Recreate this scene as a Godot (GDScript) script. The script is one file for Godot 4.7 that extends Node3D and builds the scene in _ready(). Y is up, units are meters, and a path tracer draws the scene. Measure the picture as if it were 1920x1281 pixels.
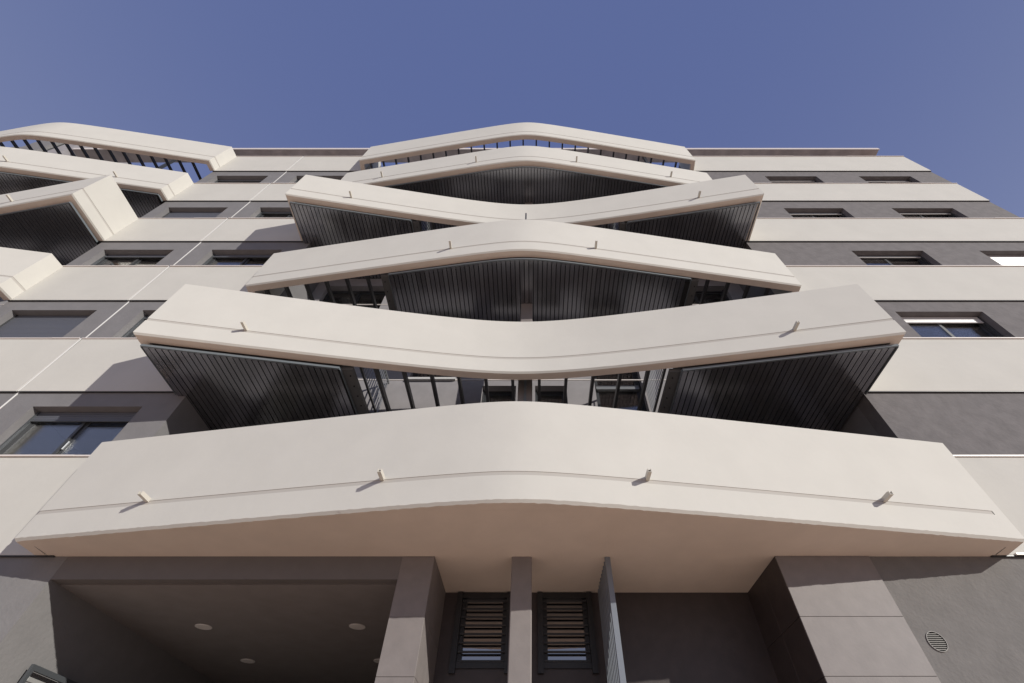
extends Node3D
# A white and grey apartment block with wavy balconies, seen steeply from the pavement.
# Units are metres, y is height above the pavement. The building's own axes: z = 0 is the plane of the
# street facade and +z comes out towards the street.

const FACADE := 6.08                 # distance from the camera to the facade plane
const T := [5.96, 8.947, 11.948, 14.885, 17.866, 20.928]    # top of each white band
const B := [4.394, 7.427, 10.406, 13.403, 16.331, 19.235]   # underside of each white band
const HEAD := [7.08, 10.05, 12.95, 15.85, 18.80]            # heads of the windows above band 1..5
const AXIS := -0.23                  # middle of the balcony stack in view
const AXIS_FAR := -18.85             # middle of the next stack
const HALF := 6.45                   # half the width of a balcony
const THICK := 0.18                  # parapet thickness
const LOGGIA := -1.18                # back wall of the loggias

var M := {}
var used := {}
var house: Node3D
var rng := RandomNumberGenerator.new()

# ------------------------------------------------------------------ mesh helpers
class Shape:
	var st := SurfaceTool.new()
	func _init():
		st.begin(Mesh.PRIMITIVE_TRIANGLES)
	func tri(a: Vector3, b: Vector3, c: Vector3, na: Vector3, nb: Vector3, nc: Vector3):
		if (b - a).cross(c - a).dot(na + nb + nc) > 0.0:
			var t := b; b = c; c = t
			t = nb; nb = nc; nc = t
		st.set_normal(na); st.add_vertex(a)
		st.set_normal(nb); st.add_vertex(b)
		st.set_normal(nc); st.add_vertex(c)
	func quad(a: Vector3, b: Vector3, c: Vector3, d: Vector3, n: Vector3):
		tri(a, b, c, n, n, n)
		tri(a, c, d, n, n, n)
	func quad4(a: Vector3, b: Vector3, c: Vector3, d: Vector3, na: Vector3, nb: Vector3, nc: Vector3, nd: Vector3):
		tri(a, b, c, na, nb, nc)
		tri(a, c, d, na, nc, nd)
	func box(x0: float, x1: float, y0: float, y1: float, z0: float, z1: float) -> Shape:
		var p := func(i: int, j: int, k: int) -> Vector3:
			return Vector3([x0, x1][i], [y0, y1][j], [z0, z1][k])
		quad(p.call(0,0,0), p.call(0,1,0), p.call(0,1,1), p.call(0,0,1), Vector3.LEFT)
		quad(p.call(1,0,0), p.call(1,1,0), p.call(1,1,1), p.call(1,0,1), Vector3.RIGHT)
		quad(p.call(0,0,0), p.call(1,0,0), p.call(1,0,1), p.call(0,0,1), Vector3.DOWN)
		quad(p.call(0,1,0), p.call(1,1,0), p.call(1,1,1), p.call(0,1,1), Vector3.UP)
		quad(p.call(0,0,0), p.call(1,0,0), p.call(1,1,0), p.call(0,1,0), Vector3.FORWARD)
		quad(p.call(0,0,1), p.call(1,0,1), p.call(1,1,1), p.call(0,1,1), Vector3.BACK)
		return self
	func bevel_box(x0: float, x1: float, y0: float, y1: float, z0: float, z1: float, c: float) -> Shape:
		# a box whose twelve edges are cut by c
		var lo := Vector3(x0, y0, z0)
		var hi := Vector3(x1, y1, z1)
		var mid := (lo + hi) / 2.0
		var h := (hi - lo) / 2.0
		for ax in 3:
			var u := (ax + 1) % 3
			var v := (ax + 2) % 3
			for s in [-1.0, 1.0]:
				var n := Vector3.ZERO
				n[ax] = s
				var q := []
				for e in [[-1, -1], [1, -1], [1, 1], [-1, 1]]:
					var p := mid
					p[ax] += s * h[ax]
					p[u] += e[0] * (h[u] - c)
					p[v] += e[1] * (h[v] - c)
					q.append(p)
				quad(q[0], q[1], q[2], q[3], n)
			for su in [-1.0, 1.0]:
				for sv in [-1.0, 1.0]:
					var n2 := Vector3.ZERO
					n2[u] = su
					n2[v] = sv
					var pts := []
					for e in [[-1.0, 0], [1.0, 0], [1.0, 1], [-1.0, 1]]:
						var p := mid
						p[ax] += e[0] * (h[ax] - c)
						p[u] += su * (h[u] - (c if e[1] == 1 else 0.0))
						p[v] += sv * (h[v] - (c if e[1] == 0 else 0.0))
						pts.append(p)
					quad(pts[0], pts[1], pts[2], pts[3], n2.normalized())
		for sx in [-1.0, 1.0]:
			for sy in [-1.0, 1.0]:
				for sz in [-1.0, 1.0]:
					var k := Vector3(sx, sy, sz)
					var o := mid + k * h
					var n3 := k.normalized()
					tri(o - Vector3(0, sy * c, sz * c), o - Vector3(sx * c, 0, sz * c), o - Vector3(sx * c, sy * c, 0), n3, n3, n3)
		return self
	func rod(a: Vector3, b: Vector3, r: float, sides := 8) -> Shape:
		var w := (b - a).normalized()
		var u := w.cross(Vector3.UP if absf(w.y) < 0.9 else Vector3.RIGHT).normalized()
		var v := w.cross(u)
		for i in sides:
			var p := TAU * i / sides
			var q := TAU * (i + 1) / sides
			var n := u * cos(p) + v * sin(p)
			var m := u * cos(q) + v * sin(q)
			quad4(a + n * r, b + n * r, b + m * r, a + m * r, n, n, m, m)
			tri(a, a + n * r, a + m * r, -w, -w, -w)
			tri(b, b + n * r, b + m * r, w, w, w)
		return self
	func done() -> ArrayMesh:
		return st.commit()

func numbered(called: String) -> String:
	var n: int = used.get(called, 0)
	used[called] = n + 1
	return called if n == 0 else "%s_%03d" % [called, n]

func part(called: String, mesh: Mesh, mat: Material, parent: Node, label := "") -> MeshInstance3D:
	var o := MeshInstance3D.new()
	o.name = numbered(called)
	o.mesh = mesh
	o.material_override = mat
	parent.add_child(o, true)
	if label:
		o.set_meta("label", label)
	return o

func thing(called: String, label: String, category: String, at := Vector3.ZERO, group := "") -> Node3D:
	var o := Node3D.new()
	o.name = numbered(called)
	add_child(o, true)
	o.position = at
	o.set_meta("label", label)
	o.set_meta("category", category)
	if group:
		o.set_meta("group", group)
	return o

func bx(x0: float, x1: float, y0: float, y1: float, z0: float, z1: float) -> ArrayMesh:
	return Shape.new().box(x0, x1, y0, y1, z0, z1).done()

# ------------------------------------------------------------------ materials
func noise_texture(seed_: int, freq: float, octaves: int, lo: Color, hi: Color, size := 512, kind := FastNoiseLite.TYPE_SIMPLEX_SMOOTH, mid := 0.0) -> NoiseTexture2D:
	var n := FastNoiseLite.new()
	n.seed = seed_
	n.noise_type = kind
	n.frequency = freq
	n.fractal_octaves = octaves
	n.fractal_gain = 0.55
	var t := NoiseTexture2D.new()
	t.width = size
	t.height = size
	t.seamless = true
	t.noise = n
	var g := Gradient.new()
	g.set_color(0, lo)
	g.set_color(1, hi)
	if mid > 0.0:
		g.add_point(mid, lo.lerp(hi, 0.5))
	t.color_ramp = g
	return t

func normal_texture(seed_: int, freq: float, octaves: int, strength: float, size := 512) -> NoiseTexture2D:
	var n := FastNoiseLite.new()
	n.seed = seed_
	n.frequency = freq
	n.fractal_octaves = octaves
	n.fractal_gain = 0.6
	var t := NoiseTexture2D.new()
	t.width = size
	t.height = size
	t.seamless = true
	t.noise = n
	t.as_normal_map = true
	t.bump_strength = strength
	return t

func lin(r: float, g: float, b: float) -> Color:
	return Color(r, g, b).linear_to_srgb()

func plain(c: Color, rough := 0.7, metal := 0.0) -> StandardMaterial3D:
	var m := StandardMaterial3D.new()
	m.albedo_color = c
	m.roughness = rough
	m.metallic = metal
	return m

func mottled(base: Color, spread: float, metres: float, seed_: int, rough := 0.85, bump := 0.0, freq := 0.012, octaves := 5) -> StandardMaterial3D:
	var m := StandardMaterial3D.new()
	m.albedo_color = base
	m.roughness = rough
	m.albedo_texture = noise_texture(seed_, freq, octaves, Color(1 - spread, 1 - spread, 1 - spread), Color(1, 1, 1))
	m.uv1_triplanar = true
	m.uv1_world_triplanar = true
	m.uv1_scale = Vector3.ONE / metres
	if bump > 0.0:
		m.normal_enabled = true
		m.normal_texture = normal_texture(seed_ + 9, 0.06, 4, 6.0)
		m.normal_scale = bump
	return m

func make_materials():
	M.white = mottled(lin(0.588, 0.570, 0.525), 0.03, 6.3, 3, 0.9, 0.015)
	M.soffit = mottled(lin(0.80, 0.70, 0.605), 0.04, 4.1, 7, 0.9, 0.02)  # white plaster, lightened and warmed to paint in light bounced off the pavement
	M.groove = plain(lin(0.45, 0.425, 0.39), 0.95)
	M.band = mottled(lin(0.548, 0.531, 0.490), 0.03, 7.1, 5, 0.88, 0.015)
	M.seam = plain(lin(0.54, 0.53, 0.52), 0.5)
	M.sill = plain(lin(0.66, 0.60, 0.56), 0.4)
	M.grey = mottled(lin(0.196, 0.189, 0.192), 0.06, 3.1, 11, 0.85, 0.06)
	M.grey_rough = mottled(lin(0.168, 0.155, 0.156), 0.12, 3.4, 17, 0.9, 0.10, 0.02, 6)
	M.loggia = mottled(lin(0.31, 0.292, 0.30), 0.08, 2.9, 21, 0.85)
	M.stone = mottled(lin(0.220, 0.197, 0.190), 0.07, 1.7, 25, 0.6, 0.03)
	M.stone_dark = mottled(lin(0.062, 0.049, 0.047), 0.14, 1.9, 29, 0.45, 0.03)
	M.plinth = mottled(lin(0.210, 0.203, 0.203), 0.05, 2.7, 33, 0.9, 0.10)
	M.render_wall = mottled(lin(0.186, 0.176, 0.169), 0.08, 2.4, 37, 0.92, 0.14)
	M.plank = plain(lin(0.25, 0.25, 0.27), 0.20, 0.8)
	M.plank_b = plain(lin(0.27, 0.27, 0.29), 0.24, 0.8)
	M.plank_c = plain(lin(0.23, 0.23, 0.25), 0.18, 0.8)
	M.backing = plain(lin(0.014, 0.014, 0.015), 0.8)
	M.void_black = plain(lin(0.004, 0.004, 0.004), 0.9)
	M.trim = plain(lin(0.17, 0.195, 0.215), 0.35, 0.2)
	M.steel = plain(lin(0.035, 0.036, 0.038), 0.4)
	M.plate = plain(lin(0.10, 0.10, 0.10), 0.5)
	M.frame = plain(lin(0.045, 0.047, 0.050), 0.35)
	M.black_frame = plain(lin(0.018, 0.018, 0.019), 0.4)
	M.lintel = mottled(lin(0.165, 0.152, 0.148), 0.05, 2.7, 34, 0.9)
	M.rail = plain(lin(0.30, 0.31, 0.32), 0.35, 0.5)
	M.shutter_dark = plain(lin(0.10, 0.105, 0.125), 0.4)
	M.shutter_pale = plain(lin(0.58, 0.57, 0.56), 0.35)
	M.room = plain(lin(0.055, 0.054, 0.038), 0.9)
	M.ceiling = mottled(lin(0.26, 0.24, 0.235), 0.06, 3.0, 41, 0.9)
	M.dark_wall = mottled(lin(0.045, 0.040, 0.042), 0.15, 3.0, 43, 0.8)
	M.roof = plain(lin(0.50, 0.47, 0.44), 0.9)
	M.canopy = mottled(lin(0.52, 0.47, 0.44), 0.18, 5.0, 47, 0.9, 0.0, 0.012, 4)
	M.lens = plain(lin(0.88, 0.85, 0.82), 0.4)
	M.lamp = plain(lin(0.80, 0.77, 0.75), 0.5)
	M.gate = plain(lin(0.085, 0.092, 0.10), 0.4, 0.2)
	M.gate_slat = plain(lin(0.36, 0.36, 0.35), 0.45, 0.2)
	M.batten = plain(lin(0.20, 0.22, 0.25), 0.4, 0.2)
	M.spout = plain(lin(0.55, 0.52, 0.46), 0.55)
	M.vent = plain(lin(0.19, 0.178, 0.168), 0.5)
	M.louvre = plain(lin(0.15, 0.138, 0.122), 0.5)
	M.pavement = mottled(lin(0.70, 0.52, 0.395), 0.10, 4.0, 51, 0.9)
	M.mirror = plain(lin(0.30, 0.30, 0.31), 0.02, 1.0)
	var g := StandardMaterial3D.new()
	g.transparency = BaseMaterial3D.TRANSPARENCY_ALPHA
	g.albedo_color = Color(0.15, 0.17, 0.18, 0.02)
	g.roughness = 0.0
	g.metallic_specular = 1.0
	M.glass = g

# ------------------------------------------------------------------ the wavy balconies
func reach(level: int, u: float) -> float:
	# how far the front of a balcony stands out at the distance u from its middle
	if level % 2 == 0 or level == 5:
		return 0.44 + 0.157 * (HALF - sqrt(u * u + 0.33))
	return 1.42 - 0.17 * (sqrt(HALF * HALF + 1.44) - sqrt(u * u + 1.44))

func half_right(level: int, axis: float) -> float:
	return HALF + 0.13 if level == 0 and axis == AXIS else HALF

func front_line(level: int, axis: float, step: float) -> Array:
	# outer line of the parapet, from the facade round the front and back to it: [point, inward mitre, sharp]
	var line := [Vector2(axis - HALF - 0.03, 0.041)]
	var right := half_right(level, axis)
	var n := int(round((HALF + right) / step))
	for i in n + 1:
		var u := -HALF + (HALF + right) * i / n
		line.append(Vector2(axis + u, reach(level, u)))
	line.append(Vector2(axis + right + 0.03, 0.041))
	var out := []
	for i in line.size():
		var a: Vector2 = (line[i] - line[maxi(i - 1, 0)])
		var b: Vector2 = (line[mini(i + 1, line.size() - 1)] - line[i])
		a = a.normalized() if i > 0 else b.normalized()
		b = b.normalized() if i < line.size() - 1 else a
		var na := Vector2(a.y, -a.x)      # inward: to the right of the way, which runs with +x along the front
		var nb := Vector2(b.y, -b.x)
		var m := (na + nb).normalized()
		out.append([line[i], m / maxf(m.dot(na), 0.3), na, nb])
	return out

func sweep(line: Array, section: Array, edges: Array, wobble := 0.0, seed_ := 0, from := 0, to := 9999) -> ArrayMesh:
	# section: closed list of [inward distance, height, may wobble], in order round the profile
	var s := Shape.new()
	var r := RandomNumberGenerator.new()
	r.seed = seed_
	var pts := []
	for l in line:
		var row := []
		for q in section:
			var w := Vector2(r.randf_range(-1, 1), r.randf_range(-1, 1)) * wobble if q.size() > 2 else Vector2.ZERO
			var p: Vector2 = l[0] + l[1] * (q[0] + w.x)
			row.append(Vector3(p.x, q[1] + w.y, p.y))
		pts.append(row)
	for j in edges:
		var k: int = (j + 1) % section.size()
		var e := Vector2(section[k][0] - section[j][0], section[k][1] - section[j][1])
		if e.length() < 1e-6:
			continue
		e = e.normalized()
		var nin := e.y       # the profile is listed downwards on the street side
		var nup := -e.x
		for i in range(from, mini(to, line.size() - 1)):
			var ni: Vector2 = line[i][3]
			var n0: Vector2 = ((line[i][2] + line[i][3]) as Vector2).normalized() if line[i][2].dot(line[i][3]) > 0.9 else ni
			var n1: Vector2 = ((line[i + 1][2] + line[i + 1][3]) as Vector2).normalized() if line[i + 1][2].dot(line[i + 1][3]) > 0.9 else ni
			var v0 := Vector3(n0.x * nin, nup, n0.y * nin).normalized()
			var v1 := Vector3(n1.x * nin, nup, n1.y * nin).normalized()
			s.quad4(pts[i][j], pts[i][k], pts[i + 1][k], pts[i + 1][j], v0, v0, v1, v1)
	return s.done()

func strip_slab(level: int, axis: float, x0: float, x1: float, y0: float, y1: float, inset: float, back: float) -> ArrayMesh:
	# a slab between the inside of the parapet and a straight back edge
	var s := Shape.new()
	var n := maxi(2, int((x1 - x0) / 0.25))
	var top := Vector3.UP
	for i in n:
		var a := x0 + (x1 - x0) * i / n
		var b := x0 + (x1 - x0) * (i + 1) / n
		var za := reach(level, a - axis) - inset
		var zb := reach(level, b - axis) - inset
		s.quad(Vector3(a, y0, za), Vector3(b, y0, zb), Vector3(b, y0, back), Vector3(a, y0, back), Vector3.DOWN)
		s.quad(Vector3(a, y1, za), Vector3(b, y1, zb), Vector3(b, y1, back), Vector3(a, y1, back), top)
		var nn := Vector3(-(zb - za), 0, b - a).normalized()
		s.quad(Vector3(a, y0, za), Vector3(b, y0, zb), Vector3(b, y1, zb), Vector3(a, y1, za), nn)
	for e in [[x0, Vector3.LEFT], [x1, Vector3.RIGHT]]:
		var z: float = reach(level, e[0] - axis) - inset
		s.quad(Vector3(e[0], y0, z), Vector3(e[0], y1, z), Vector3(e[0], y1, back), Vector3(e[0], y0, back), e[1])
	s.quad(Vector3(x0, y0, back), Vector3(x1, y0, back), Vector3(x1, y1, back), Vector3(x0, y1, back), Vector3.FORWARD)
	return s.done()

func bent_bar(level: int, axis: float, x0: float, x1: float, y0: float, y1: float, inset: float, deep: float) -> ArrayMesh:
	var s := Shape.new()
	var n := maxi(2, int((x1 - x0) / 0.25))
	for i in n:
		var a := x0 + (x1 - x0) * i / n
		var b := x0 + (x1 - x0) * (i + 1) / n
		var za := reach(level, a - axis) - inset
		var zb := reach(level, b - axis) - inset
		var nn := Vector3(-(zb - za), 0, b - a).normalized()
		var d := Vector3(0, 0, deep)
		var p := [Vector3(a, y0, za), Vector3(b, y0, zb), Vector3(b, y1, zb), Vector3(a, y1, za)]
		s.quad(p[0], p[1], p[2], p[3], nn)
		s.quad(p[0] - d, p[1] - d, p[2] - d, p[3] - d, -nn)
		s.quad(p[0], p[1], p[1] - d, p[0] - d, Vector3.DOWN)
		s.quad(p[3], p[2], p[2] - d, p[3] - d, Vector3.UP)
		if i == 0:
			s.quad(p[0], p[3], p[3] - d, p[0] - d, Vector3.LEFT)
		if i == n - 1:
			s.quad(p[1], p[2], p[2] - d, p[1] - d, Vector3.RIGHT)
	return s.done()

func balcony(level: int, axis: float, slabs: Array, single_planks: bool, label: String):
	var lo: float = B[level]
	var hi: float = T[level]
	var line := front_line(level, axis, 0.05 if level == 0 else 0.15)
	var g := lo + 0.385
	var sec := [[0.012, hi], [0.0, hi - 0.012], [0.0, g + 0.024], [0.006, g + 0.021], [0.006, g - 0.027], [0.0, g - 0.030],
		[0.0, lo + 0.034, 1], [0.028, lo + 0.001, 1], [THICK, lo], [THICK, hi]]
	var wob := 0.0035 if level == 0 else 0.0015
	var root := part("balcony", sweep(line, sec, [0, 1, 5, 6, 8, 9], wob, 70 + level), M.white, house, label)
	# on the lowest balcony the groove stops short of the right end
	var cut := line.size() - 5 if level == 0 else 9999
	part("groove", sweep(line, sec, [2, 3, 4], wob, 70 + level, 0, cut), M.groove, root)
	if level == 0:
		var plain_sec := sec.duplicate(true)
		plain_sec[3][0] = 0.0
		plain_sec[4][0] = 0.0
		part("groove_end", sweep(line, plain_sec, [2, 3, 4], wob, 70 + level, cut), M.white, root)
	part("underside", sweep(line, sec, [7], wob, 70 + level), M.soffit, root)  # same white parapet, its bottom face coloured with the bounce tone
	var n_slab := 0
	for r in slabs:
		var x0: float = r[0]
		var x1: float = r[1]
		if level == 0:
			part("soffit", strip_slab(level, axis, x0, x1, lo, lo + 0.3, THICK + 0.002, 0.0), M.soffit, root)
			continue
		var y := lo - 0.10
		part("floor_slab", strip_slab(level, axis, maxf(x0, axis - 6.26), minf(x1, axis + 6.26), lo + 0.03, lo + 0.33, THICK + 0.002, LOGGIA), M.plate, root)
		part("soffit_backing", strip_slab(level, axis, maxf(x0, axis - 6.26), minf(x1, axis + 6.26), y + 0.024, lo + 0.025, 0.27, LOGGIA), M.backing, root)
		part("edge_trim", bent_bar(level, axis, x0, x1, y - 0.007, y + 0.04, 0.165, 0.03), M.trim, root)
		for e in [x0, x1]:
			var side: float = -0.012 if e == x0 else 0.0
			part("side_trim", bx(e + side, e + side + 0.012, y - 0.006, y + 0.05, 0.045 if absf(e - axis) > 5.0 else LOGGIA, reach(level, e - axis) - 0.196), M.trim, root)
		var pitch := 0.1015
		var n := int((x1 - x0 - 0.02) / pitch)
		var bundle := Shape.new()
		for i in n:
			var a := x0 + 0.012 + i * pitch
			var b := a + pitch - 0.018
			var front := minf(reach(level, a - axis), reach(level, b - axis)) - 0.197
			var drop := rng.randf_range(-0.0025, 0.0025)
			if single_planks:
				part("plank", Shape.new().box(a, b, y + drop, y + 0.02, LOGGIA, front).done(), [M.plank, M.plank, M.plank_b, M.plank_c][rng.randi() % 4], root)
			else:
				bundle.box(a, b, y + drop, y + 0.02, LOGGIA, front)
		if not single_planks:
			part("plank_soffit", bundle.done(), M.plank, root).set_meta("kind", "stuff")
		n_slab += 1
	# open bays between the slabs: steel joists from the parapet back to the wall
	if level > 0:
		var u := axis - HALF + 0.42
		var x := u
		while x < axis + HALF - 0.25:
			var open := true
			for r in slabs:
				if x > r[0] - 0.25 and x < r[1] + 0.25:
					open = false
			if open:
				part("joist", Shape.new().box(x - 0.026, x + 0.026, lo + 0.02, lo + 0.12, LOGGIA, reach(level, x - axis) - THICK - 0.003).done(), M.steel, root)
			x += 0.49
	# steel edge plates and side railings where a slab stops short of the balcony's end
	for r in slabs:
		for side in [0, 1]:
			var xe: float = r[side]
			if level == 0 or absf(xe - axis) > 5.0:
				continue
			var d := -1.0 if side == 0 else 1.0
			var zf := reach(level, xe - axis) - THICK - 0.01
			var xa := xe + d * 0.004
			var xb := xe + d * 0.20
			part("edge_plate", bx(minf(xa, xb), maxf(xa, xb), lo - 0.06, lo + 0.02, LOGGIA, zf - 0.05), M.plate, root)
			for i in 6:
				var z := zf - 0.2 - 0.26 * i
				if z > LOGGIA + 0.05:
					part("bolt", Shape.new().rod(Vector3(xe + d * 0.13, lo - 0.075, z), Vector3(xe + d * 0.13, lo - 0.05, z), 0.014, 8).done(), M.backing, root)
			if level % 2 == 1:
				var xr := xe + d * 0.10
				var rail := Shape.new()
				rail.box(xr - 0.02, xr + 0.02, lo + 1.40, lo + 1.44, LOGGIA, zf)
				rail.box(xr - 0.02, xr + 0.02, lo + 0.42, lo + 0.46, LOGGIA, zf)
				var z := LOGGIA + 0.05
				while z < zf - 0.04:
					rail.box(xr - 0.008, xr + 0.008, lo + 0.46, lo + 1.40, z - 0.008, z + 0.008)
					z += 0.095
				part("railing", rail.done(), M.rail, root).set_meta("kind", "stuff")

func spout(level: int, axis: float, u: float, label: String):
	var t := thing("drain_spout", label, "drain spout", Vector3(axis + u, B[level] + 0.42, -FACADE + reach(level, u) - 0.002), "drain spouts on the balcony fronts")
	var s := Shape.new()
	var w := 0.023
	var h := 0.027
	var th := 0.006
	var l := 0.19
	s.box(-w, w, -h, -h + th, 0.0, l)
	s.box(-w, -w + th, -h + th, h - th, 0.0, l)
	s.box(w - th, w, -h + th, h - th, 0.0, l)
	s.box(-w, w, h - th, h, 0.0, l - 0.03)
	part("tube", s.done(), M.spout, t)

# ------------------------------------------------------------------ windows
func window(x0: float, x1: float, y0: float, y1: float, face: float, parts: Dictionary, parent: Node3D, label := ""):
	# an aluminium window with two sashes set back in its opening; face = plane of the wall it sits in
	var z := face - 0.185
	var f := Shape.new()
	var w := 0.05
	f.box(x0, x0 + w, y0, y1, z - 0.07, z)
	f.box(x1 - w, x1, y0, y1, z - 0.07, z)
	f.box(x0 + w, x1 - w, y0, y0 + w, z - 0.07, z)
	f.box(x0 + w, x1 - w, y1 - w, y1, z - 0.07, z)
	var root := part("window", f.done(), M.frame, parent, label)
	var box_h: float = parts.get("shutter", 0.0)
	var panes: int = parts.get("panes", 2)
	var inner := (x1 - x0 - 2 * w) / panes
	for i in panes:
		var a := x0 + w + inner * i + 0.002
		var b := a + inner - 0.004
		var zs := z - 0.012 - 0.028 * (i % 2)
		var c := y0 + w
		var d := y1 - w
		var sw := 0.055
		var s := Shape.new()
		s.box(a, a + sw, c, d, zs - 0.026, zs)
		s.box(b - sw, b, c, d, zs - 0.026, zs)
		s.box(a + sw, b - sw, c, c + sw, zs - 0.026, zs)
		s.box(a + sw, b - sw, d - sw, d, zs - 0.026, zs)
		part("sash", s.done(), M.frame, root)
		# double glazing, plus a third sheet added to strengthen the sky reflection
		var p := Shape.new()
		for k in 3:
			var zp := zs - 0.004 - 0.016 * k
			p.quad(Vector3(a + sw, c + sw, zp), Vector3(b - sw, c + sw, zp), Vector3(b - sw, d - sw, zp), Vector3(a + sw, d - sw, zp), Vector3.BACK)
			zp -= 0.004
			p.quad(Vector3(a + sw, c + sw, zp), Vector3(b - sw, c + sw, zp), Vector3(b - sw, d - sw, zp), Vector3(a + sw, d - sw, zp), Vector3.FORWARD)
		part("pane", p.done(), M.glass, root)
		if panes == 2 and i == 1 and parts.get("handle", false):
			part("handle", Shape.new().bevel_box(a + 0.012, a + 0.032, c + 0.25, c + 0.42, zs, zs + 0.03, 0.004).done(), M.rail, root)
	if box_h > 0.0:
		var sh := Shape.new()
		var y := y1
		var pitch := 0.045
		while y > y1 - box_h + 0.001:
			var yb := maxf(y - pitch, y1 - box_h)
			var zz := z + 0.028
			var ym := (y + yb) / 2.0
			var nu := Vector3(0, 0.45, 0.9).normalized()
			var nd := Vector3(0, -0.45, 0.9).normalized()
			var nm := Vector3.BACK
			s_slat(sh, x0 + 0.035, x1 - 0.035, y - 0.002, ym, yb + 0.002, zz, nu, nm, nd)
			y -= pitch
		part("shutter_bar", bx(x0 + 0.035, x1 - 0.035, y1 - box_h - 0.020, y1 - box_h, z + 0.012, z + 0.036), parts.get("bar_mat", M.gate), root)
		part("shutter", sh.done(), parts.get("shutter_mat", M.shutter_dark), root).set_meta("kind", "stuff")
	for s in [[x0, x0 + 0.034], [x1 - 0.034, x1]]:
		part("guide_rail", bx(s[0], s[1], y0, y1, z + 0.002, z + 0.05), parts.get("rail_mat", M.frame), root)
	# the room behind, open towards the glass
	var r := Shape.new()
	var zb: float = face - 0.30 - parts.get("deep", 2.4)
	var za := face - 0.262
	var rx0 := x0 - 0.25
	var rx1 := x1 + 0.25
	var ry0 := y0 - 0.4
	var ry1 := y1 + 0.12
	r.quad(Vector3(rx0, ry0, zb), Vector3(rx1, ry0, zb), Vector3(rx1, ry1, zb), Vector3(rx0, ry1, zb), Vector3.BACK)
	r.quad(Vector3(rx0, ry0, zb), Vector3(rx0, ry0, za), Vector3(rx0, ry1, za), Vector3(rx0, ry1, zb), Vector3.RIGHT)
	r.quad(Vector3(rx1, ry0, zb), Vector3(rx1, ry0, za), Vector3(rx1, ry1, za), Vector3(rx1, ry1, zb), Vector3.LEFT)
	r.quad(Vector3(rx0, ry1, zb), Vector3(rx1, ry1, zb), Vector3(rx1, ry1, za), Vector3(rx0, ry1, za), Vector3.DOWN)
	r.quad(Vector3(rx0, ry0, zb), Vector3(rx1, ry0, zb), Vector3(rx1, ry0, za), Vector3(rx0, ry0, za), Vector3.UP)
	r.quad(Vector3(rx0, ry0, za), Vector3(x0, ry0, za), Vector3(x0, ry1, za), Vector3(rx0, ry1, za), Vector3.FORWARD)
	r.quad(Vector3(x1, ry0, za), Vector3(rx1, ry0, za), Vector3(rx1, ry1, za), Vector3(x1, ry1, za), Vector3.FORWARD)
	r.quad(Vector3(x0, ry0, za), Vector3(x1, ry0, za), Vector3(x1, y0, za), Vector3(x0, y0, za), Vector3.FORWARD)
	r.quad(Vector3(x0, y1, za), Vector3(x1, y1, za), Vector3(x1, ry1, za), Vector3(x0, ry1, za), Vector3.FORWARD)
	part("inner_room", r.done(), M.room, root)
	return root

func s_slat(sh: Shape, x0: float, x1: float, ya: float, ym: float, yb: float, z: float, nu: Vector3, nm: Vector3, nd: Vector3):
	var zo := z + 0.006
	sh.quad4(Vector3(x0, ya, z), Vector3(x1, ya, z), Vector3(x1, ym, zo), Vector3(x0, ym, zo), nu, nu, nm, nm)
	sh.quad4(Vector3(x0, ym, zo), Vector3(x1, ym, zo), Vector3(x1, yb, z), Vector3(x0, yb, z), nm, nm, nd, nd)
	sh.quad(Vector3(x0, yb, z), Vector3(x1, yb, z), Vector3(x1, yb - 0.004, z - 0.004), Vector3(x0, yb - 0.004, z - 0.004), Vector3.DOWN)

func wall_with_openings(x0: float, x1: float, y0: float, y1: float, z0: float, z1: float, mat: Material, holes: Array, called := "wall"):
	# piers between the openings, lintels over them, spandrels under them; holes sorted by x: [x0, x1, y0, y1]
	var x := x0
	for h in holes:
		if h[0] > x + 0.001:
			part(called, bx(x, h[0], y0, y1, z0, z1), mat, house)
		if h[3] < y1 - 0.001:
			part(called, bx(h[0], h[1], h[3], y1, z0, z1), mat, house)
		if h[2] > y0 + 0.001:
			part(called, bx(h[0], h[1], y0, h[2], z0, z1), mat, house)
		x = h[1]
	if x < x1 - 0.001:
		part(called, bx(x, x1, y0, y1, z0, z1), mat, house)

func stone_panels(x0: float, x1: float, ys: Array, z: float, mat: Material):
	for i in ys.size() - 1:
		part("stone_panel", Shape.new().bevel_box(x0 + 0.002, x1 - 0.002, ys[i] + 0.002, ys[i + 1] - 0.002, z - 0.02, z + rng.randf_range(-0.001, 0.001), 0.0015).done(), mat, house)

func side_panels(x: float, d: float, zs: Array, ys: Array, mat: Material):
	# panels on a wall that runs back from the street; d = side they face
	for j in zs.size() - 1:
		for i in ys.size() - 1:
			var xa := x
			var xb := x + d * 0.02
			part("stone_panel", Shape.new().bevel_box(minf(xa, xb), maxf(xa, xb), ys[i] + 0.002, ys[i + 1] - 0.002, zs[j + 1] + 0.002, zs[j] - 0.002, 0.0015).done(), mat, house)

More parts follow.
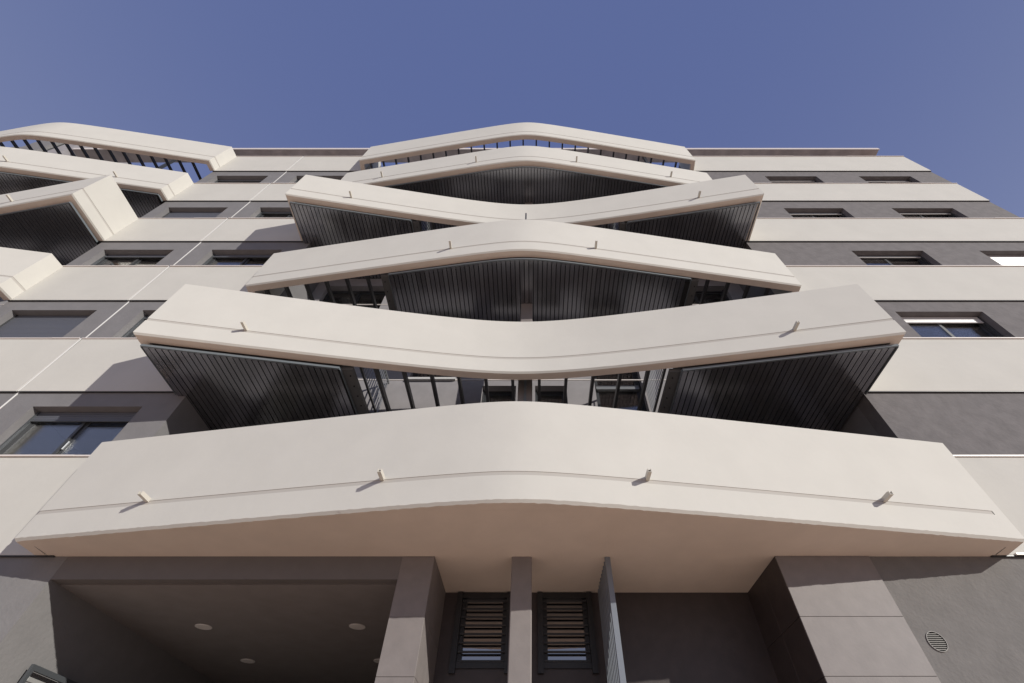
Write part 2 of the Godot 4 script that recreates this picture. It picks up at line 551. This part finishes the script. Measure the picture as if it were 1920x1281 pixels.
# ------------------------------------------------------------------ the scene
func _ready():
	rng.seed = 20
	# camera
	var cam := Camera3D.new()
	cam.name = "camera"
	cam.projection = Camera3D.PROJECTION_FRUSTUM
	cam.keep_aspect = Camera3D.KEEP_HEIGHT
	cam.near = 0.05
	cam.far = 600.0
	cam.size = 0.05 * 1281.0 / 842.0
	cam.frustum_offset = Vector2(-0.05 * 40.0 / 842.0, 0.0)
	cam.position = Vector3(0, 1.6, 0)
	cam.rotation_degrees = Vector3(50.26, 0, 0)
	add_child(cam)
	cam.current = true
	# sky and exposure
	var env := Environment.new()
	env.background_mode = Environment.BG_SKY
	var sky := Sky.new()
	var sm := ProceduralSkyMaterial.new()
	sm.sky_top_color = lin(0.108, 0.146, 0.328)
	sm.sky_horizon_color = lin(0.52, 0.57, 0.70)
	sm.sky_curve = 0.34
	sm.ground_bottom_color = lin(0.25, 0.22, 0.19)
	sm.ground_horizon_color = lin(0.36, 0.36, 0.38)
	sm.sun_angle_max = 1.0
	sky.sky_material = sm
	env.sky = sky
	env.tonemap_mode = Environment.TONE_MAPPER_LINEAR
	env.tonemap_exposure = 1.0
	env.sdfgi_enabled = true
	env.ssao_enabled = true
	env.ssil_enabled = true
	var we := WorldEnvironment.new()
	we.name = "world"
	we.environment = env
	add_child(we)
	# low sun from the right, in front of the facade
	var sun := DirectionalLight3D.new()
	sun.name = "sun"
	sun.light_energy = 1.3
	sun.light_color = Color(1.0, 0.983, 0.948)
	sun.light_angular_distance = 0.5
	sun.shadow_enabled = true
	add_child(sun)
	sun.look_at_from_position(Vector3(1.2, 0.562, 1.0), Vector3.ZERO)

	make_materials()

	# the setting
	var ground := MeshInstance3D.new()
	ground.name = "pavement"
	var pm := PlaneMesh.new()
	pm.size = Vector2(500, 500)
	ground.mesh = pm
	ground.material_override = M.pavement
	ground.set_meta("kind", "structure")
	add_child(ground)

	house = thing("apartment_building", "white and dark grey apartment block with stacked wavy balconies and a flat roof canopy", "apartment building", Vector3(0, 0, -FACADE))
	build_bands()
	build_facade_walls()
	build_loggias()
	build_ground_floor()
	build_roof()
	build_balconies()
	build_fixtures()

const LEFT_A := -12.45
const SEAM0 := -9.61
const SEAM1 := -9.56
const LOG_L := -6.42
const LOG_R := 6.14
const END := 15.45
const FAR_L := -25.28
const FAR_END := -31.0

func build_bands():
	for k in 6:
		for r in [[FAR_END, FAR_L], [LEFT_A, SEAM0], [SEAM1, LOG_L], [LOG_R, END]]:
			part("facade_band", Shape.new().bevel_box(r[0], r[1], B[k], T[k], -0.30, 0.04, 0.004).done(), M.band, house)
			part("band_shade_strip", bx(r[0], r[1], B[k] - 0.014, B[k] - 0.001, -0.0, 0.037), M.steel, house)  # dark strip added to draw the shade line under the band
			# metal capping in lengths with tiny steps at the joints
			var x: float = r[0]
			var i := 0
			while x < r[1] - 0.01:
				var l := minf(rng.randf_range(1.7, 2.6), r[1] - x)
				if r[1] - x - l < 0.4:
					l = r[1] - x
				var j := rng.randf_range(-0.004, 0.006)
				var zf := 0.062 + j
				if x < -6.0 and x + l > -6.67 and x > -10.0 or r[0] == LOG_R and i == 0:
					pass
				part("sill_capping", bx(x + 0.001, x + l - 0.001, T[k] + 0.001, T[k] + 0.026 + j * 0.4, -0.20, zf), M.sill, house)
				x += l
				i += 1
	# expansion joint: a pale half-round cover strip up the facade
	for k in 6:
		part("joint_cover", Shape.new().rod(Vector3(-9.585, B[k] + 0.002, 0.03), Vector3(-9.585, T[k] + 0.02, 0.039), 0.013, 12).done(), M.seam, house)
		if k < 5:
			part("joint_cover", Shape.new().rod(Vector3(-9.585, T[k] + 0.022, -0.008), Vector3(-9.585, B[k + 1] - 0.004, 0.0), 0.0145, 12).done(), M.seam, house)
	# bright drip strip under the lowest band
	part("drip_strip", bx(6.46, END, B[0] - 0.004, B[0] + 0.022, 0.041, 0.062), M.sill, house)

func build_facade_walls():
	var left := [-12.06, -10.09, -9.03, -7.05]
	var rights := [[], [8.33, 10.34], [8.86, 10.85], [8.25, 10.2, 11.80, 13.82], [8.80, 10.75, 12.36, 14.33]]
	rights[2] = [8.90, 10.90, 12.48, 14.45]
	var grey: Material = M.grey
	var rough: Material = M.grey_rough
	for k in 5:
		var y0: float = T[k]
		var y1: float = B[k + 1]
		var hd: float = HEAD[k]
		wall_with_openings(LEFT_A, SEAM0, y0, y1, -0.30, 0.0, grey, [[left[0], left[1], y0, hd]])
		wall_with_openings(SEAM1, LOG_L, y0, y1, -0.30, 0.0, grey, [[left[2], left[3], y0, hd]])
		wall_with_openings(FAR_END, FAR_L, y0, y1, -0.30, 0.0, grey, [])
		var hr := []
		var r: Array = rights[k]
		for i in r.size() / 2:
			hr.append([r[2 * i], r[2 * i + 1], y0, hd - 0.06])
		wall_with_openings(LOG_R, END, y0, y1, -0.30, 0.0, rough, hr)
		var closed := {"shutter": hd - y0 - 0.10, "shutter_mat": M.shutter_dark}
		var low := {"shutter": 0.10 + 0.02 * (k % 3), "shutter_mat": M.shutter_dark, "rail_mat": M.gate}
		var wl := {"shutter": 0.20, "shutter_mat": M.shutter_dark, "rail_mat": M.gate, "handle": true} if k == 0 else low
		window(left[0], left[1], y0 + 0.03, hd, 0.0, closed if k == 1 or k == 3 else low, house, "window with its dark roller shutter down" if k == 1 or k == 3 else "")
		window(left[2], left[3], y0 + 0.03, hd, 0.0, wl, house)
		for i in hr.size():
			var o := {"shutter": 0.20 if k == 1 else 0.09 + 0.03 * ((k + i) % 2), "shutter_mat": M.shutter_pale if k == 1 else M.shutter_dark, "bar_mat": M.shutter_pale}
			var lb := ""
			if k == 2 and i == 1:
				o = {"shutter": hd - 0.06 - y0 - 0.1, "shutter_mat": M.shutter_pale}
				lb = "window with its pale roller shutter down"
			window(hr[i][0], hr[i][1], y0 + 0.03, hd - 0.06, 0.0, o, house, lb)

func build_loggias():
	for ax in [AXIS, AXIS_FAR]:
		var xl: float = LOG_L - AXIS + ax if ax == AXIS else FAR_L
		var xr: float = LOG_R if ax == AXIS else LEFT_A
		for s in [[xl, -1.0], [xr, 1.0]]:
			var a: float = s[0]
			var b: float = s[0] + s[1] * 0.2
			part("loggia_side_wall", bx(minf(a, b), maxf(a, b), B[0], B[5] + 0.25, LOGGIA - 0.3, -0.301), M.grey, house)
			part("loggia_side_wall", bx(minf(a, b), maxf(a, b), T[5] - 1.0, T[5] - 0.02, LOGGIA - 0.3, -0.301), M.grey, house)
		for k in 5:
			var y0: float = B[k] if k > 0 else B[0] + 0.31
			var y1: float = B[k + 1] if k < 4 else B[5] + 0.4
			var fl: float = T[k] - 1.12
			var hd: float = HEAD[k] - 0.03
			var w := [[ax - 5.87, ax - 4.05, fl, hd], [ax - 2.62, ax - 1.60, T[k], hd], [ax - 0.92, ax - 0.16, fl + 0.05, T[k] - 0.18],
				[ax + 0.27, ax + 0.98, fl + 0.05, T[k] - 0.18], [ax + 1.62, ax + 2.70, fl, hd], [ax + 4.12, ax + 5.92, fl, hd]]
			wall_with_openings(xl, xr, y0, y1, LOGGIA - 0.30, LOGGIA, M.loggia, w, "loggia_wall")
			if ax == AXIS_FAR and k < 1:
				continue
			for i in 6:
				var h: Array = w[i]
				var o := {"panes": 2 if i in [0, 5] else 1, "deep": 1.6}
				window(h[0], h[1], h[2] + 0.02, h[3], LOGGIA, o, house)
				if i == 1:
					part("sill_rail", bx(h[0] - 0.05, h[1] + 0.05, T[k] - 0.03, T[k] + 0.03, LOGGIA, LOGGIA + 0.07), M.seam, house)
				if i == 4:
					part("door_bar", bx(h[0] + 0.05, h[1] - 0.05, T[k] - 0.17, T[k] - 0.05, LOGGIA - 0.20, LOGGIA - 0.12), M.rail, house)
			# thin ledge at the height of the band tops
			part("wall_ledge", bx(xl, xr, T[k] - 0.012, T[k] + 0.012, LOGGIA - 0.02, LOGGIA + 0.012), M.sill, house)
		part("terrace_floor", bx(xl, xr, B[0] + 0.20, B[0] + 0.305, LOGGIA, -0.31), M.plate, house)
		# the column on the axis
		part("column", Shape.new().bevel_box(ax - 0.06, ax + 0.21, 0.0, B[5] - 0.1, -0.27, -0.004, 0.012).done(), M.stone, house)
		part("column_joint_strip", bx(ax + 0.055, ax + 0.10, B[0] + 0.4, T[1] + 0.3, -0.004, 0.02), M.trim, house)

func build_ground_floor():
	var y := B[0] as float
	# left of the garage opening
	part("plinth_wall", bx(-15.0, -6.25, 0.0, y, -0.30, 0.0), M.plinth, house)
	part("garage_side_wall", bx(-6.45, -6.25, 0.0, y, -8.0, -0.301), M.plinth, house)
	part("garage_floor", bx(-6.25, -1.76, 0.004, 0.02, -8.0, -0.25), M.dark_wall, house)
	part("lintel", bx(-6.25, -1.76, 4.10, y, -0.13, -0.002), M.lintel, house)
	part("garage_ceiling", bx(-6.25, -1.76, 4.10, 4.2, -8.0, -0.185), M.ceiling, house)
	part("track_slot", bx(-6.25, -1.76, 4.22, y, -0.30, -0.131), M.backing, house)
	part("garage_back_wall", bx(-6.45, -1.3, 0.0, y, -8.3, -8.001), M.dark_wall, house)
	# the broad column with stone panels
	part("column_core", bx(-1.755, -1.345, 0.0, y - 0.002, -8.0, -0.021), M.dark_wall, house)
	var ys := [0.0, 0.66, 1.26, 1.86, 2.46, 3.06, 3.66, y - 0.002]
	stone_panels(-1.76, -1.326, ys, 0.0, M.stone)
	side_panels(-1.345, 1.0, [-0.003, -0.6, LOGGIA], ys, M.stone)
	# the pier right of the entrance
	part("pier_core", bx(3.262, 4.498, 0.0, y - 0.002, LOGGIA - 0.3, -0.002), M.dark_wall, house)
	stone_panels(3.24, 4.5, ys, 0.02, M.stone)
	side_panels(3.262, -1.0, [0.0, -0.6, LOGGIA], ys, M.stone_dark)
	part("street_wall", bx(4.502, END, 0.0, y, -0.30, 0.0), M.render_wall, house)
	# entrance bay
	part("entrance_soffit", bx(-1.325, 3.242, y, y + 0.3, LOGGIA - 0.02, 0.0), M.soffit, house)
	var holes := [[-1.10, -0.34, 3.47, 4.34], [0.09, 0.84, 3.47, 4.34]]
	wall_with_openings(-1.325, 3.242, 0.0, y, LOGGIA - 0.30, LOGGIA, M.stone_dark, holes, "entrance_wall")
	for h in holes:
		var f := Shape.new()
		var z := LOGGIA + 0.06
		f.box(h[0] - 0.03, h[0] + 0.05, h[2] - 0.10, h[3] + 0.04, LOGGIA - 0.2, z)
		f.box(h[1] - 0.05, h[1] + 0.03, h[2] - 0.10, h[3] + 0.04, LOGGIA - 0.2, z)
		f.box(h[0] + 0.05, h[1] - 0.05, h[2] - 0.04, h[2] + 0.03, LOGGIA - 0.2, z - 0.03)
		f.box(h[0] + 0.05, h[1] - 0.05, h[3] - 0.03, h[3] + 0.04, LOGGIA - 0.2, z - 0.03)
		var root := part("window", f.done(), M.black_frame, house, "narrow entrance window behind dark slats")
		var p := Shape.new()
		p.quad(Vector3(h[0] + 0.05, h[2], LOGGIA - 0.06), Vector3(h[1] - 0.05, h[2], LOGGIA - 0.06), Vector3(h[1] - 0.05, h[3], LOGGIA - 0.06), Vector3(h[0] + 0.05, h[3], LOGGIA - 0.06), Vector3.BACK)
		part("pane", p.done(), M.mirror, root)
		for s in [[h[0] + 0.05, h[0] + 0.11], [h[1] - 0.11, h[1] - 0.05]]:
			part("stile", bx(s[0], s[1], h[2] + 0.03, h[3] - 0.03, LOGGIA - 0.055, LOGGIA - 0.01), M.black_frame, root)
		for i in 8:
			var yy: float = h[2] + 0.045 + i * 0.108
			part("slat", Shape.new().bevel_box(h[0] + 0.052, h[1] - 0.052, yy - 0.011, yy + 0.011, LOGGIA - 0.01, LOGGIA + 0.03, 0.003).done(), M.steel, root)

func build_roof():
	part("roof_slab", bx(FAR_END, END, B[5] + 0.27, B[5] + 0.5, -12.0, LOGGIA - 0.31), M.roof, house)
	for r in [[FAR_END, FAR_L], [LEFT_A, LOG_L], [LOG_R, END]]:
		part("roof_slab", bx(r[0], r[1], B[5] + 0.27, B[5] + 0.5, LOGGIA - 0.309, -0.301), M.roof, house)
	part("end_wall", bx(END - 0.3, END, 0.0, T[5] - 0.05, -12.0, -0.301), M.grey_rough, house)
	part("end_wall", bx(FAR_END, FAR_END + 0.3, 0.0, T[5] - 0.05, -12.0, -0.301), M.grey_rough, house)
	part("rear_wall", bx(FAR_END, END, 0.0, T[5] - 0.05, -12.3, -12.001), M.grey_rough, house)
	# floating roof canopy
	var y := 22.6
	var c := part("roof_canopy", Shape.new().bevel_box(-20.7, 15.52, y, y + 0.14, -0.75, -0.19, 0.01).done(), M.canopy, house)
	part("canopy_edge", bx(-20.7, 15.54, y - 0.012, y + 0.16, -0.188, -0.155), M.sill, c)
	for x in [14.95, 14.8, 11.05, -7.95, -7.62, -11.25, -14.6]:
		part("canopy_bracket", Shape.new().bevel_box(x - 0.07, x + 0.07, y - 0.12, y - 0.002, -0.62, -0.5, 0.02).done(), M.plate, c)
	for x in [-16.0, -9.0, -2.0, 5.0, 13.0]:
		part("canopy_post", bx(x - 0.05, x + 0.05, B[5] + 0.5, y - 0.002, -0.55, -0.45), M.steel, c)
	# roof pavilion between the flats of the neighbouring stack
	var p0: float = B[5] + 0.5
	part("pavilion_wall", bx(-24.4, -23.4, p0, 23.6, -3.0, -0.35), M.grey, house)
	part("pavilion_wall", bx(-23.4, -22.35, p0, 25.2, -3.0, -0.2), M.grey, house)
	part("pavilion_wall", bx(-21.45, -20.8, p0, 25.2, -3.0, -0.12), M.loggia, house)
	part("pavilion_wall", bx(-22.35, -21.45, 24.6, 25.2, -3.0, -0.2), M.grey, house)
	window(-22.35, -21.45, p0 + 0.1, 24.6, -0.2, {"panes": 1, "deep": 1.2}, house)

func build_balconies():
	var names := ["lowest balcony, with a smooth plaster soffit", "balcony second from the bottom, horned at both ends", "balcony third from the bottom, swelling in the middle",
		"balcony fourth from the bottom, horned at both ends", "balcony fifth from the bottom, swelling in the middle", "top parapet ring, open to the sky behind"]
	for ax in [AXIS, AXIS_FAR]:
		var near: bool = ax == AXIS
		for k in 6:
			var slabs := []
			if k == 0:
				slabs = [[ax - 6.27, ax + half_right(0, ax) - 0.18]]
			elif k == 1 or k == 3:
				slabs = [[ax - 6.34, ax - 3.16], [ax + 2.85, ax + 6.34]]
			elif k == 2:
				slabs = [[ax - 3.02, ax + 3.80]]
			elif k == 4:
				slabs = [[ax - 6.34, ax + 6.34]]
			balcony(k, ax, slabs, near and k in [1, 2, 3], names[k] if near else names[k] + ", in the stack left of the joint")

func build_fixtures():
	var storey := ["lowest", "second", "third", "fourth", "fifth"]
	for k in 5:
		var us := [-4.85, 4.85] if k % 2 == 1 else ([-1.65, 1.65] if k == 2 else [-4.85, -1.65, 1.65, 4.85])
		for u in us:
			var place := "near its left end" if u < -4 else "left of its middle" if u < 0 else "right of its middle" if u < 4 else "near its right end"
			spout(k, AXIS, u, "pale square drain spout on the %s wavy balcony from the ground, %s" % [storey[k], place])
	spout(4, AXIS_FAR, 4.85, "pale drain spout on the far left stack, by the horned balcony's peak")
	spout(4, AXIS_FAR, 1.55, "pale drain spout at the left picture edge, under the topmost parapet ring")
	spout(3, AXIS_FAR, 4.2, "pale drain spout on the horned balcony of the far left stack")
	# post behind the third balcony
	var post := thing("screen_post", "short dark post showing above the middle of the third balcony", "post", Vector3(AXIS + 0.035, B[2] + 0.33, -FACADE + 1.05))
	part("post_shaft", Shape.new().bevel_box(-0.018, 0.018, 0.0, 2.22, -0.03, 0.03, 0.004).done(), M.steel, post)
	# recessed lights of the garage
	var spots := [[-5.06, -1.69, "recessed ceiling light at the front left of the garage"], [-2.70, -1.68, "recessed ceiling light at the front right of the garage, by the column"],
		[-5.06, -3.36, "recessed ceiling light deeper in the garage, left one"], [-2.71, -3.36, "recessed ceiling light deeper in the garage, half behind the column"]]
	for s in spots:
		var l := thing("ceiling_light", s[2], "ceiling light", Vector3(s[0], 4.10, -FACADE + s[1]), "garage ceiling lights")
		part("rim", Shape.new().rod(Vector3(0, -0.006, 0), Vector3(0, 0.01, 0), 0.122, 28).done(), M.lamp, l)
		part("diffuser", Shape.new().rod(Vector3(0, -0.009, 0), Vector3(0, -0.006, 0), 0.105, 28).done(), M.lens, l)
	# round air vent
	var v := thing("air_vent", "round louvred air vent low on the grey street wall", "vent", Vector3(4.735, 3.40, -FACADE))
	var ring := Shape.new()
	for i in 32:
		var a := TAU * i / 32.0
		var b := TAU * (i + 1) / 32.0
		var da := Vector3(cos(a), sin(a), 0)
		var db := Vector3(cos(b), sin(b), 0)
		var o := Vector3(0, 0, 0.012)
		ring.quad(da * 0.100 + o, db * 0.100 + o, db * 0.106 + o, da * 0.106 + o, Vector3.BACK)
		ring.quad4(da * 0.106, db * 0.106, db * 0.106 + o, da * 0.106 + o, da, db, db, da)
		ring.quad4(da * 0.100, db * 0.100, db * 0.100 + o, da * 0.100 + o, -da, -db, -db, -da)
	part("rim", ring.done(), M.vent, v)
	part("dark_duct", Shape.new().rod(Vector3(0, 0, -0.02), Vector3(0, 0, 0.002), 0.1, 28).done(), M.void_black, v)
	for i in 9:
		var yy := -0.080 + i * 0.020
		var w := sqrt(0.099 * 0.099 - yy * yy)
		var s := Shape.new()
		s.box(-w, w, yy - 0.0035, yy + 0.0035, 0.003, 0.005)
		part("louvre", s.done(), M.louvre, v)
	# slatted gate leaf folded back along the garage wall
	var gate := thing("slatted_gate", "grey metal gate leaf of horizontal slats folded back inside the garage mouth", "gate", Vector3(-6.15, 0, -FACADE - 0.5))
	var top := 3.31
	var g := Shape.new()
	g.box(-0.018, 0.018, 0.05, top, -0.05, 0.0)
	g.box(-0.018, 0.018, 0.05, top, -2.2, -2.14)
	g.box(-0.018, 0.018, top - 0.055, top, -2.14, -0.05)
	g.box(-0.018, 0.018, 0.05, 0.14, -2.14, -0.05)
	part("gate_frame", g.done(), M.gate, gate)
	for i in 36:
		var yy := top - 0.135 - i * 0.085
		if yy > 0.2:
			part("slat", Shape.new().bevel_box(-0.013, 0.016, yy - 0.024, yy + 0.022, -2.139, -0.051, 0.004).done(), M.gate_slat, gate)
	# batten screen in the entrance
	var scr := thing("batten_screen", "dark metal screen of upright battens running back through the entrance bay", "screen", Vector3(0.995, 0, -FACADE))
	part("front_post", Shape.new().bevel_box(-0.036, 0.036, 0.0, B[0] - 0.003, -0.05, 0.0, 0.004).done(), M.batten, scr)
	for i in 8:
		var z := -0.16 - i * 0.128
		part("batten", Shape.new().bevel_box(-0.034, 0.034, 0.0, B[0] - 0.003, z - 0.02, z + 0.02, 0.003).done(), M.batten, scr)
